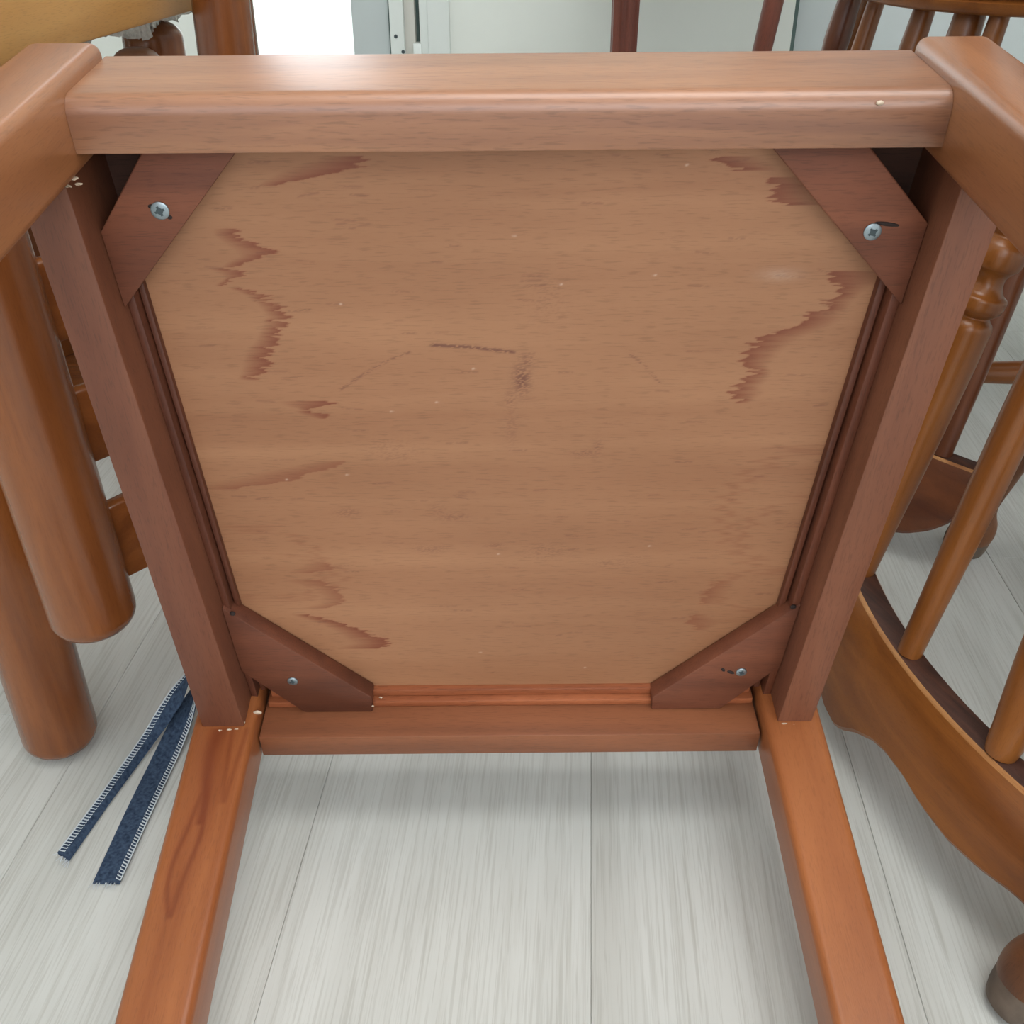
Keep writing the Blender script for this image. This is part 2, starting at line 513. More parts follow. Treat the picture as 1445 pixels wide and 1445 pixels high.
LEFT_SOFT = [[(-0.1938, -0.1169, -0.0983), (-0.1977, -0.1341, -0.1029), (-0.2016, -0.1556, -0.118), (-0.2077, -0.1776, -0.1314), (-0.2129, -0.187, -0.1659)],
             [(-0.273, -0.1316, -0.1136), (-0.2783, -0.139, -0.1125), (-0.2807, -0.1439, -0.1281)],
             [(-0.288, -0.1472, -0.1222), (-0.2945, -0.1298, -0.1134), (-0.3008, -0.126, -0.1104), (-0.3084, -0.127, -0.1121), (-0.3121, -0.1414, -0.1205)]]
RIGHT_FIG = [[(-0.0163, 0.0949, 0.1203), (-0.0194, 0.1004, 0.1259), (-0.0226, 0.1127, 0.1298)],
             [(-0.0268, 0.1236, 0.1424), (-0.0304, 0.1268, 0.1482), (-0.035, 0.1289, 0.1542), (-0.0397, 0.1342, 0.1603)],
             [(-0.0761, 0.1666, 0.1965), (-0.0805, 0.1652, 0.1957), (-0.0841, 0.1725, 0.1873), (-0.0889, 0.1698, 0.1828), (-0.093, 0.1661, 0.1799), (-0.0962, 0.1637, 0.1787), (-0.1012, 0.1572, 0.1759), (-0.1053, 0.1522, 0.1749), (-0.1095, 0.1454, 0.1662), (-0.1136, 0.1327, 0.1575), (-0.1179, 0.1295, 0.1506), (-0.1223, 0.1286, 0.1474), (-0.1267, 0.1269, 0.1443), (-0.1311, 0.1256, 0.1411), (-0.1356, 0.1312, 0.1437), (-0.1401, 0.1279, 0.1425), (-0.1447, 0.1254, 0.1392), (-0.1493, 0.1236, 0.1419), (-0.1545, 0.1251, 0.1347)]]
RIGHT_SOFT = [[(-0.2913, 0.131, 0.1448), (-0.2975, 0.1272, 0.1419), (-0.3038, 0.1242, 0.1395), (-0.3114, 0.1218, 0.1335)],
              [(-0.3218, 0.1182, 0.13), (-0.3297, 0.1143, 0.1404), (-0.3352, 0.1244, 0.1315)]]

TLp = [(-0.1196, 0.0), (-0.1640, 0.0), (Li(-0.0445) + 0.0002, -0.0445), (Li(-0.085) + 0.0002, -0.085)]
TRp = [(0.1143, 0.0), (0.1594, 0.0), (Ri(-0.0436) - 0.0002, -0.0436), (Ri(-0.087) - 0.0002, -0.087)]
BLp = [(Li(-0.2993) + 0.0002, -0.2985), (-0.0978, -0.3855), (-0.0988, -0.4001), (-0.1465, -0.4001), (Li(-0.3577) + 0.0002, -0.3577)]
BRp = [(Ri(-0.3005) - 0.0002, -0.2995), (0.0961, -0.3881), (0.0968, -0.4001), (0.1450, -0.4001), (Ri(-0.3569) - 0.0002, -0.3569)]


def build_panel():
    nx, nz = 330, 720
    zs = np.linspace(-0.3905, -0.0005, nz)
    ts = np.linspace(0, 1, nx)
    xl = np.array([Li(z) for z in zs])[:, None]; xr = np.array([Ri(z) for z in zs])[:, None]
    X = xl + (xr - xl) * ts[None, :]
    Z = np.repeat(zs[:, None], nx, 1)
    Y = 0.036 + 0 * X
    fig = np.maximum(figure_at((X, Z), LEFT_FIG, 0.0032, 1) * 0.92, figure_at((X, Z), LEFT_SOFT, 0.0022, 1) * 0.55)
    fig = np.maximum(fig, figure_at((X, Z), RIGHT_FIG, 0.0032, -1) * 0.88)
    fig = np.maximum(fig, figure_at((X, Z), RIGHT_SOFT, 0.0022, -1) * 0.5)
    # faint growth contours of the veneer at the right and left
    for cx, cz, rx, rz in ((0.185, -0.255, 0.042, 0.030), (0.19, -0.235, 0.06, 0.05), (-0.17, -0.285, 0.06, 0.022), (-0.16, -0.275, 0.04, 0.03), (0.18, -0.30, 0.05, 0.02)):
        wob = 0.08 * np.sin(Z * 700 + cx * 50) + 0.05 * np.sin(Z * 1900)
        d = np.sqrt(((X - cx) / rx) ** 2 + ((Z - cz) / rz) ** 2) + wob
        fig = np.maximum(fig, 0.22 * np.exp(-((d - 1) / 0.05) ** 2))
    # scuffs: purple-brown rub marks and pencil-thin arcs
    sc = np.zeros_like(X)
    spk = rng.random(X.shape)

    def line(pts, w, s, p=0.6):
        for (a, b), (c, d) in zip(pts[:-1], pts[1:]):
            ab = np.array([c - a, d - b]); ll = ab @ ab
            t = np.clip(((X - a) * ab[0] + (Z - b) * ab[1]) / ll, 0, 1)
            r = np.hypot(X - a - t * ab[0], Z - b - t * ab[1])
            np.maximum(sc, s * np.exp(-(r / w) ** 2) * (spk < p), out=sc)

    def spot(x, z, rx, rz, s, p=0.5):
        e = np.exp(-(((X - x) / rx) ** 2 + ((Z - z) / rz) ** 2) * 1.5)
        np.maximum(sc, s * e * (spk < p), out=sc)
    line([(-0.0423, -0.1167), (-0.0233, -0.1180), (0.0015, -0.1215)], 0.0011, 0.75, 0.8)
    spot(0.0092, -0.127, 0.006, 0.006, 0.5); spot(0.0060, -0.139, 0.006, 0.012, 0.75, 0.65); spot(0.0, -0.152, 0.004, 0.010, 0.4)
    spot(0.0, -0.17, 0.005, 0.016, 0.25)
    line([(-0.0949, -0.1444), (-0.0822, -0.1354), (-0.0679, -0.1266), (-0.055, -0.121)], 0.0009, 0.5, 0.45)
    line([(0.0649, -0.1234), (0.0740, -0.1315), (0.0818, -0.1415)], 0.0009, 0.45, 0.45)
    spot(0.0425, -0.189, 0.010, 0.003, 0.4); spot(0.050, -0.186, 0.004, 0.008, 0.35)
    spot(-0.0358, -0.236, 0.010, 0.004, 0.4); spot(-0.045, -0.231, 0.006, 0.006, 0.3); spot(-0.0102, -0.2595, 0.006, 0.003, 0.35)
    spot(-0.07, -0.186, 0.02, 0.012, 0.22, 0.3); spot(0.02, -0.09, 0.012, 0.02, 0.2, 0.25); spot(0.02, -0.265, 0.02, 0.008, 0.25, 0.3)
    spot(-0.052, -0.262, 0.012, 0.004, 0.35); spot(0.065, -0.275, 0.02, 0.005, 0.25, 0.35); spot(-0.10, -0.232, 0.010, 0.004, 0.35)
    # short brown pores scattered over the sheet
    for _ in range(150):
        x, z = rng.uniform(-0.18, 0.18), rng.uniform(-0.38, -0.01)
        line([(x, z), (x + rng.uniform(0.003, 0.012), z + rng.normal(0, 0.0006))], 0.0006, rng.uniform(0.15, 0.4), 0.8)
    ck = 0.22 * np.exp(-(((X - 0.1384) / 0.010) ** 2 + ((Z + 0.0774) / 0.0035) ** 2)) * (0.6 + 0.4 * spk)
    for _ in range(14):
        x, z = rng.uniform(-0.18, 0.18), rng.uniform(-0.38, -0.01)
        ck = np.maximum(ck, 0.5 * np.exp(-(((X - x) / 0.0007) ** 2 + ((Z - z) / 0.0006) ** 2)))
    # keep clear of the four corners, which stay open behind the blocks
    keep = np.ones_like(X, bool)
    for (a, b) in ((TLp[0], TLp[3]), (TRp[3], TRp[0]), (BLp[1], BLp[0]), (BRp[0], BRp[1])):
        nxv, nzv = (b[1] - a[1]), -(b[0] - a[0])
        ln = math.hypot(nxv, nzv)
        d = ((X - a[0]) * nxv + (Z - a[1]) * nzv) / ln
        cen = ((0 - a[0]) * nxv + (-0.2 - a[1]) * nzv) / ln
        keep &= (d * np.sign(cen)) > -0.010
    verts = np.stack([X, Y, Z], -1).reshape(-1, 3)
    idx = np.arange(nx * nz).reshape(nz, nx)
    kq = keep[:-1, :-1] & keep[1:, :-1] & keep[:-1, 1:] & keep[1:, 1:]
    q = np.stack([idx[:-1, :-1], idx[:-1, 1:], idx[1:, 1:], idx[1:, :-1]], -1)[kq]
    used = np.unique(q)
    remap = -np.ones(nx * nz, int); remap[used] = np.arange(len(used))
    q = remap[q]
    me = bpy.data.meshes.new('seat_panel')
    me.from_pydata(verts[used].tolist(), [], q.tolist())
    for nm, arr in (('figure', fig), ('scuff', sc), ('chalk', ck)):
        at = me.attributes.new(nm, 'FLOAT', 'POINT')
        at.data.foreach_set('value', arr.reshape(-1)[used].astype(np.float32))
    me.materials.append(panel_m)
    o = bpy.data.objects.new('seat_panel', me)
    o.parent = ch
    COL.objects.link(o)
    md = o.modifiers.new('thickness', 'SOLIDIFY'); md.thickness = 0.008; md.offset = -1
    return o


build_panel()
dark_strip0 = wood('shade_dark_seat_underside', (92, 58, 44), (64, 40, 30), 'x', 0.7)  # dark tone paints in the shade seen through the open corners
c = []
for yy in (0.0535, 0.0622):
    c.append([(Li(-0.001), yy, -0.001), (Ri(-0.001), yy, -0.001), (Ri(-0.4), yy, -0.4), (Li(-0.4), yy, -0.4)])
from_bm('seat_board', hexa_bm(c[0] + c[1]), dark_strip0, ch)
# stepped ledge strips between the rails and the panel
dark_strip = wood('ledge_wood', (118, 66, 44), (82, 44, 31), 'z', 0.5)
strip_x = wood('rear_ledge_wood', (176, 104, 66), (128, 68, 42), 'x', 0.45)
box('ledge_strip', -0.172, 0.168, 0.0265, 0.045, -0.4003, -0.3948, strip_x, ch, 0.0008)
box('ledge_strip', -0.170, 0.166, 0.0315, 0.045, -0.3946, -0.3885, strip_x, ch, 0.0008)


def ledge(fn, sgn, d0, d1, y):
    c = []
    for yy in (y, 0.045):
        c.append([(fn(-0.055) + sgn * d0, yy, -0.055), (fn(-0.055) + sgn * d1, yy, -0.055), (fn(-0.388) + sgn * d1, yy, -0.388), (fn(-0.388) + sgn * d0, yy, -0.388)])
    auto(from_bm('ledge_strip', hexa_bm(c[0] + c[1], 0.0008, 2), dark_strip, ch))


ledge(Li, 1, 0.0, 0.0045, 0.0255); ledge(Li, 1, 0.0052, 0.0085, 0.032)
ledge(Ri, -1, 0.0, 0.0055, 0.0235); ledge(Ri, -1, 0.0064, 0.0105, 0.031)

blocks = []
for poly, y in ((TLp, 0.020), (TRp, 0.020), (BLp, 0.022), (BRp, 0.022)):
    blocks.append(prism('corner_block', poly, y, 0.0355, block_m, ch, 0.0008))


def screw(parent, x, y, z, r, rot):
    m = Matrix.Translation((x, y, z)) @ Matrix.Rotation(math.radians(90), 4, 'X')
    h = lathe('screw', [(-0.001, r * 0.7), (0.0, r), (0.0006, r), (0.0010, r * 0.86), (0.0011, r * 0.1)], steel, parent, n=28, mw=m)
    bm = bmesh.new()
    for a in (0, 45, 90, 135):
        g = bmesh.new()
        R = Matrix.Rotation(math.radians(rot + a), 4, 'Z')
        vs = [bm.verts.new(R @ Vector(p)) for p in bcorn(-r * (0.55 if a % 90 == 0 else 0.36), r * (0.55 if a % 90 == 0 else 0.36), -r * 0.13, r * 0.13, 0.0009, 0.00125)]
        for f in BOXF: bm.faces.new([vs[i] for i in f])
        g.free()
    vs = [bm.verts.new((r * 0.27 * math.cos(t * math.pi / 4), r * 0.27 * math.sin(t * math.pi / 4), 0.0013)) for t in range(8)]
    bm.faces.new(vs)
    me = bpy.data.meshes.new('cross_recess'); bm.to_mesh(me); bm.free(); me.materials.append(slot_m)
    o = bpy.data.objects.new('cross_recess', me); o.matrix_local = m; o.parent = parent
    COL.objects.link(o)


screw(blocks[0], -0.1662, 0.020, -0.0338, 0.0044, 20)
screw(blocks[1], 0.1752, 0.020, -0.0473, 0.0043, 35)
dk = plain('dark_gouge', (38, 24, 20), 0.8)
for bi, x, z, w, h, rot in ((1, 0.1815, -0.0435, 0.0065, 0.0011, 8), (0, -0.1700, -0.0318, 0.0016, 0.0012, 0), (0, -0.1624, -0.0372, 0.0014, 0.0011, 0), (3, 0.1475, -0.3625, 0.003, 0.0014, 30), (3, 0.142, -0.360, 0.002, 0.0012, 60)):
    gb = bmesh.new()
    bmesh.ops.create_icosphere(gb, subdivisions=2, radius=1, matrix=Matrix.Translation((x, 0.0199 if bi < 2 else 0.0219, z)) @ Matrix.Rotation(math.radians(rot), 4, 'Y') @ Matrix.Diagonal((w, 0.0004, h, 1)))
    from_bm('gouge', gb, dk, blocks[bi], True)
for x, z in ((Li(-0.303) + 0.006, -0.3035), (Ri(-0.303) - 0.0045, -0.302)):
    gb = bmesh.new()
    bmesh.ops.create_icosphere(gb, subdivisions=2, radius=1, matrix=Matrix.Translation((x, 0.0226, z)) @ Matrix.Diagonal((0.002, 0.0012, 0.0018, 1)))
    from_bm('nail_hole', gb, dk, ch, True)
screw(blocks[2], -0.1501, 0.022, -0.3674, 0.0036, 10)
screw(blocks[3], 0.1545, 0.022, -0.3622, 0.0037, 70)


def rear_post(xa, xb, fig):
    """square-section post with a bend behind the seat; dense rings carry the flame figure"""
    nside = 12
    r = 0.005
    path = [(-0.400, -0.061 * 0.4)] + [(-0.39 + i * 0.0025, 0.061 * (-0.39 + i * 0.0025)) for i in range(0, 185)]
    y0, z0 = path[-1]
    for i in range(1, 12):
        a = i / 11
        sl = 0.061 * (1 - a) + (-0.342) * a
        y0 += 0.006; z0 += 0.006 * sl
        path.append((y0, z0))
    path.append((y0 + 0.36, z0 - 0.36 * 0.342))
    w, h = xb - xa, 0.036
    sec = []
    for cx, cz, a0 in ((xb - r, -r, 90), (xa + r, -r, 180), (xa + r, -h + r, 270), (xb - r, -h + r, 0)):
        pass
    cor = [((xa + r, -r), 180, 90), ((xb - r, -r), 90, 0), ((xb - r, -h + r), 0, -90), ((xa + r, -h + r), -90, -180)]
    for i, ((cx, cz), s, e) in enumerate(cor):
        for k in range(5):
            a = math.radians(s + (e - s) * k / 4)
            sec.append((cx + r * math.cos(a), cz + r * math.sin(a)))
        if i == 0:
            for k in range(1, 26): sec.append((xa + r + (w - 2 * r) * k / 26, 0.0))
    n = len(sec)
    v = []; fg = []
    for (y, z) in path:
        for (x, dz) in sec:
            v.append((x, y, -0.388 + z + dz))
            fg.append(fig(x, y) if dz > -0.003 else 0.0)
    f = []
    for j in range(len(path) - 1):
        for i in range(n):
            f.append((j * n + i, (j + 1) * n + i, (j + 1) * n + (i + 1) % n, j * n + (i + 1) % n))
    f.append(tuple(range(n))); f.append(tuple((len(path) - 1) * n + i for i in range(n))[::-1])
    o = obj('rear_post', v, f, post_m, ch, True)
    at = o.data.attributes.new('figure', 'FLOAT', 'POINT')
    at.data.foreach_set('value', np.array(fg, np.float32))
    return auto(o, 50)


def flame_left(x, y):
    # dark streak that runs down the post and closes into a slim loop, a fainter one beside it
    u = x + 0.1985
    val = 0.0
    c = -0.002 + 0.0022 * math.sin(y * 70)
    if -0.075 < y < 0.0:
        wdt = 0.0065 - 0.0035 * min(1, -y / 0.075)
        val = max(val, 0.75 * math.exp(-((u - c - 0.002) / wdt) ** 2))
    if -0.135 < y <= -0.05:
        t = (-y - 0.05) / 0.085
        hw = 0.0052 * math.sin(math.pi * min(1, t * 1.02)) ** 0.7
        val = max(val, 0.65 * math.exp(-((abs(u - c) - hw) / 0.0017) ** 2))
    if -0.06 < y < 0.0:
        t = -y / 0.06
        hw = 0.0045 * (1 - t) + 0.0005
        val = max(val, 0.5 * math.exp(-((abs(u - 0.0135) - hw) / 0.0016) ** 2))
    return val


def flame_right(x, y):
    return 0.5 * math.exp(-((x - 0.176 - 0.002 * y * 30) / 0.0009) ** 2) if -0.078 < y < -0.055 and abs(x - 0.19 - (y + 0.066) * 0.9) < 0.0016 else 0.0


rear_post(-0.2177, -0.1755, flame_left)
rear_post(0.1705, 0.2095, flame_right)
# back slats of the lying chair (under the seat, towards the floor)
for yy in (0.30, 0.40):
    zz = -0.388 - 0.342 * (yy - 0.13) - 0.018
    m = Matrix.Translation((-0.003, yy, zz)) @ Matrix.Rotation(math.radians(-18.9), 4, 'X')
    box('back_slat', -0.173, 0.174, -0.025, 0.025, -0.008, 0.008, red['x'], ch, 0.002, m)

# dried glue and chips at the joints
gv = bmesh.new()
for (x, y, z, r) in ((-0.1935, -0.001, -0.010, 0.0022), (-0.1925, -0.0012, -0.0125, 0.0016), (-0.1975, -0.001, -0.0135, 0.0015), (-0.187, 0.004, -0.386, 0.004), (-0.184, 0.002, -0.3862, 0.003),
                     (-0.198, -0.003, -0.3885, 0.0022), (-0.192, -0.0025, -0.3885, 0.002), (-0.187, -0.002, -0.3888, 0.0025), (-0.1755, 0.012, -0.388, 0.003),
                     (0.183, -0.0015, -0.3885, 0.0022), (0.189, -0.002, -0.3888, 0.0018), (0.0985, 0.0225, -0.3935, 0.0014), (-0.0985, 0.0225, -0.3945, 0.0018), (-0.093, 0.028, -0.392, 0.0014), (0.1585, -0.0001, 0.0195, 0.0022)):
    m = Matrix.Translation((x, y, z)) @ Matrix.Diagonal((r * random.uniform(0.7, 1.3), r * 0.3, r * random.uniform(0.3, 0.6), 1))
    bmesh.ops.create_icosphere(gv, subdivisions=2, radius=1, matrix=m)
for v in gv.verts: v.co += Vector((random.gauss(0, 0.0002), random.gauss(0, 0.0001), random.gauss(0, 0.0002)))
o = from_bm('dried_glue', gv, glue_m, ch, True); o['kind'] = 'stuff'; o['label'] = 'pale dried glue smears at the joints'

# ------------------------------------------------------------------ denim tie on the floor
tie = empty('fabric_tie', Matrix.Translation((-0.28, 0.55, 0)))
tag(tie, 'dark denim tie, two tails with pale overlocked edges, on the floor beside the tipped chair', 'tie')


def strap(pts, widths, lifts, stitch_side, name='strap'):
    C = np.array(spline(pts, 10))
    n = len(C)
    W = np.interp(np.linspace(0, 1, n), np.linspace(0, 1, len(widths)), widths)
    LF = np.interp(np.linspace(0, 1, n), np.linspace(0, 1, len(lifts)), lifts)
    T = np.gradient(C, axis=0); T /= np.linalg.norm(T, axis=1)[:, None]
    side = np.cross(T, np.array([0, 0, 1.0])); side /= np.linalg.norm(side, axis=1)[:, None]
    up = np.cross(side, T)
    sd = side * np.cos(LF)[:, None] + up * np.sin(LF)[:, None]
    nn = np.cross(sd, T); nn *= np.sign(nn[:, 2:3])
    th = 0.0006
    org = np.array([-0.28, 0.55, 0])
    v = []
    for i in range(n):
        for k in (-1, -0.33, 0.33, 1):
            v.append(C[i] + sd[i] * W[i] * 0.5 * k + nn[i] * (th + 0.0003 * math.cos(k * 3)) - org)
        for k in (1, -1):
            v.append(C[i] + sd[i] * W[i] * 0.5 * k - nn[i] * th - org)
    f = []
    for i in range(n - 1):
        for k in range(6):
            f.append((i * 6 + k, i * 6 + (k + 1) % 6, (i + 1) * 6 + (k + 1) % 6, (i + 1) * 6 + k))
    f.append(tuple(range(6))[::-1]); f.append(tuple((n - 1) * 6 + k for k in range(6)))
    o = obj(name, v, f, denim_m, tie)
    auto(o, 60)
    # overlock stitching along one long edge: slanted bars and an edge thread
    bm = bmesh.new()
    seglen = np.linalg.norm(np.diff(C, axis=0), axis=1); S = np.concatenate([[0], np.cumsum(seglen)])

    def at(s):
        return [np.array([np.interp(s, S, A[:, j]) for j in range(3)]) for A in (C, sd, nn, T)] + [np.interp(s, S, W)]

    def bar(p, q, nrm, w):
        d = q - p; ln = np.linalg.norm(d); d = d / ln; b = np.cross(d, nrm) * w
        q4 = [p - b, p + b, q + b, q - b]
        lo = [bm.verts.new(a - org) for a in q4]; hi = [bm.verts.new(a + nrm * w * 1.2 - org) for a in q4]
        vs = lo + hi
        for fc in BOXF: bm.faces.new([vs[i] for i in fc])
    s = 0.002
    while s < S[-1] - 0.004:
        c, a, nv, t, w = at(s); c2, a2, nv2, t2, w2 = at(s + 0.0016)
        e = c + a * (w * 0.5 + 0.0002) * stitch_side + nv * 0.0008; i_ = c2 + a2 * (w2 * 0.5 - 0.0036) * stitch_side + nv2 * 0.0010
        bar(e, i_, nv, 0.00034)
        c3, a3, nv3, t3, w3 = at(s + 0.0027)
        e3 = c3 + a3 * (w3 * 0.5 + 0.0002) * stitch_side + nv3 * 0.0008
        bar(e, e3, nv, 0.00040)
        i3 = c3 + a3 * (w3 * 0.5 - 0.0036) * stitch_side + nv3 * 0.0010
        bar(i_, i3, nv, 0.00026)
        s += 0.0027
    from_bm('stitching', bm, thread_m, o)
    # frayed end
    bm = bmesh.new()
    for _ in range(14):
        k = random.uniform(-0.5, 0.5)
        p = C[0] + sd[0] * W[0] * k + nn[0] * 0.0006
        q = p - T[0] * random.uniform(0.002, 0.006) + sd[0] * random.gauss(0, 0.0015)
        bar(p, q, nn[0], 0.00016)
    from_bm('frayed_threads', bm, thread_m, o)['kind'] = 'stuff'
    return o


strap([(-0.2845, 0.478, 0.0018), (-0.2815, 0.5468, 0.0018), (-0.2775, 0.6014, 0.003), (-0.2685, 0.634, 0.018), (-0.2490, 0.645, 0.052), (-0.222, 0.630, 0.095)],
      [0.0195, 0.0205, 0.021, 0.021, 0.020, 0.018], [0.05, 0.05, 0.06, 0.15, 0.2, 0.2], 1)
strap([(-0.3211, 0.4976, 0.0055), (-0.3093, 0.5529, 0.0055), (-0.2930, 0.6143, 0.010), (-0.2740, 0.632, 0.034), (-0.2515, 0.634, 0.066), (-0.222, 0.622, 0.105)],
      [0.0105, 0.0095, 0.011, 0.016, 0.019, 0.018], [-0.75, -0.8, -0.7, -0.4, 0.0, 0.2], -1)

# ------------------------------------------------------------------ table on the left with thick round legs
R = 0.0287


def round_end(L, r, top=False, r0=None):
    """profile of a thick dowel whose start is a rounded tip"""
    p = []
    for k in range(9):
        a = math.pi / 2 * k / 8
        p.append((r * 0.62 * (1 - math.cos(a)), max(0.0006, r * math.sin(a) ** 0.8)))
    p.append((L, r))
    return p


tb = empty('table', Matrix.Translation((-0.365, 0.615, 0)) @ Matrix.Rotation(math.radians(-5.6), 4, 'Z'))
tag(tb, 'honey-coloured wooden table at the left with thick round legs and a pale apron board', 'table')
for (x, y) in ((0, 0), (0.018, 0.553), (-0.6, 0), (-0.6, 0.553)):
    lathe('leg', round_end(0.545, R), oak['z'], tb, (x, y, 0.0), (x, y, 0.545), 32)
box('apron_board', 0.004, 0.026, 0.0255, 0.5275, 0.498, 0.545, board_m, tb, 0.003)
box('apron_board', -0.626, -0.604, 0.0255, 0.5275, 0.498, 0.545, board_m, tb, 0.003)
box('apron_rail', -0.575, -0.027, -0.012, 0.010, 0.505, 0.545, oak['x'], tb, 0.003)
box('apron_rail', -0.575, -0.027, 0.543, 0.565, 0.505, 0.545, oak['x'], tb, 0.003)
box('tabletop', -0.645, 0.030, -0.045, 0.583, 0.5455, 0.574, board_m, tb, 0.006)

# ladder-back chair turned upside down on the table; its back hangs beside the table
lb = empty('ladder_back_chair', Matrix.Translation((-0.288, 0.568, 0.155)))
tag(lb, 'honey wood ladder-back chair upside down on the left table, round post ending above the floor', 'chair')
A0, B0 = Vector((0, 0, 0)), Vector((0.023, 0.44, 0))
leanA, leanB = Vector((-0.055, 0.02, 1.0)), Vector((0.02, 0.012, 1.0))
pv = Vector((-0.999, 0.052, 0))
lathe('back_post', round_end(0.88, R), oak['z'], lb, A0, A0 + leanA * 0.88, 32)
lathe('back_post', round_end(0.88, 0.0255), oak['z'], lb, B0, B0 + leanB * 0.88, 32)


def slat(z0, z1):
    # bent slat, bowed away from the seat
    n_ = 20
    v, f = [], []
    for i in range(n_ + 1):
        k = 0.03 + 0.94 * i / n_
        bow = 0.20 * 4 * k * (1 - k) * 0.44
        for z, dd in ((z0, -0.008), (z0, 0.008), (z1, 0.008), (z1, -0.008)):
            p = (A0 + leanA * z) * (1 - k) + (B0 + leanB * z) * k - pv * (bow + dd)
            v.append((p.x, p.y, z))
    for i in range(n_):
        for j in range(4): f.append((i * 4 + j, i * 4 + (j + 1) % 4, i * 4 + 4 + (j + 1) % 4, i * 4 + 4 + j))
    f.append((0, 1, 2, 3)); f.append((n_ * 4 + 3, n_ * 4 + 2, n_ * 4 + 1, n_ * 4))
    bm = bmesh.new()
    bv = [bm.verts.new(p) for p in v]
    for q in f: bm.faces.new([bv[i] for i in q])
    bmesh.ops.recalc_face_normals(bm, faces=bm.faces)
    long_e = [e for e in bm.edges if e.calc_face_angle(0) > 0.8]
    bmesh.ops.bevel(bm, geom=long_e, offset=0.0025, segments=2, profile=0.5, affect='EDGES')
    auto(from_bm('slat', bm, oak['y'], lb))


slat(0.032, 0.088); slat(0.122, 0.172); slat(0.205, 0.255)
hz = 0.42
s0 = A0 + leanA * hz; s1 = B0 + leanB * hz
c = [s0 + pv * 0.03, s1 + pv * 0.03, s1 + pv * 0.44, s0 + pv * 0.44]
c = c + [p + Vector((0, 0, 0.035)) for p in c]
auto(from_bm('seat', hexa_bm(c, 0.006, 3), oak['x'], lb))
for p in (s0, s1):
    q = p + pv * 0.40
    d = (s1 - s0).normalized() * (0.03 if p is s0 else -0.03)
    lathe('leg', [(0, R), (0.40, R), (0.43, R * 0.6)], oak['z'], lb, q + d + Vector((0, 0, 0.035)), q + d + Vector((0, 0, 0.46)), 24)

# upturned stool under the table and the fleece folded on it
st = empty('stool', Matrix.Translation((-0.43, 1.345, 0)))
tag(st, 'upturned stool behind the left table, its round wooden leg tips pointing up', 'stool')
box('seat', -0.28, 0.06, -0.18, 0.08, 0.0, 0.035, oak['x'], st, 0.006)
for (x, y, h, m) in ((0, 0, 0.4615, oak['z']), (0.016, -0.118, 0.446, red['z']), (-0.22, 0.02, 0.4615, oak['z']), (-0.22, -0.12, 0.446, oak['z'])):
    pr = round_end(h - 0.035, 0.0355 if m is oak['z'] else 0.026)
    lathe('leg', pr, m, st, (x, y, h), (x, y, 0.035), 32)


def fleece():
    bm = bmesh.new()
    x0_, x1_, y0_, y1_ = -0.72, -0.395, 1.222, 1.46
    nx, ny = 70, 80
    P = {}
    for s, zb in ((0, 0.466), (1, 0.492)):
        for i in range(nx + 1):
            for j in range(ny + 1):
                x = x0_ + (x1_ - x0_) * i / nx; y = y0_ + (y1_ - y0_) * j / ny
                z = zb + random.gauss(0, 0.0016) + 0.002 * math.sin(x * 90) * math.sin(y * 70)
                if s == 0: z -= max(0, (1.25 - y) / 0.03) * (0.010 + 0.022 * max(0, min(1, (-0.455 - x) / 0.02)))
                P[s, i, j] = bm.verts.new((x + (y - 1.22) * 0.05 + random.gauss(0, 0.0015), y + random.gauss(0, 0.0015), z))
    for s in (0, 1):
        for i in range(nx):
            for j in range(ny):
                q = [P[s, i, j], P[s, i + 1, j], P[s, i + 1, j + 1], P[s, i, j + 1]]
                bm.faces.new(q if s else q[::-1])
    for i in range(nx):
        bm.faces.new([P[0, i, 0], P[0, i + 1, 0], P[1, i + 1, 0], P[1, i, 0]])
        bm.faces.new([P[0, i, ny], P[1, i, ny], P[1, i + 1, ny], P[0, i + 1, ny]])
    for j in range(ny):
        bm.faces.new([P[0, 0, j], P[1, 0, j], P[1, 0, j + 1], P[0, 0, j + 1]])
        bm.faces.new([P[0, nx, j], P[0, nx, j + 1], P[1, nx, j + 1], P[1, nx, j]])
    o = from_bm('fleece_blanket', bm, fleece_m, None, True)
    return tag(o, 'knobbly off-white fleece resting on the round stool leg tips behind the pale apron board', 'blanket')


fleece()

# ------------------------------------------------------------------ Windsor-style chairs stacked in pairs at the right
SEAT = 0.535
ARC = 0.5


def arc(t, out=0.0):
    """crest rail centre line at arc length t, pushed out (away from the sitter) by out"""
    a = t / ARC
    return Vector((-0.28 + (ARC + 0.0) * (1 - math.cos(a)) - out * math.cos(a), ARC * math.sin(a) + out * math.sin(a) * 1.0, 0))


HT = [(0.0, 0.073), (0.03, 0.070), (0.05, 0.066), (0.075, 0.066), (0.09, 0.070), (0.11, 0.081), (0.125, 0.093), (0.135, 0.0985), (0.155, 0.0995), (0.18, 0.095), (0.205, 0.086), (0.225, 0.074), (0.24, 0.060), (0.252, 0.040), (0.26, 0.014)]


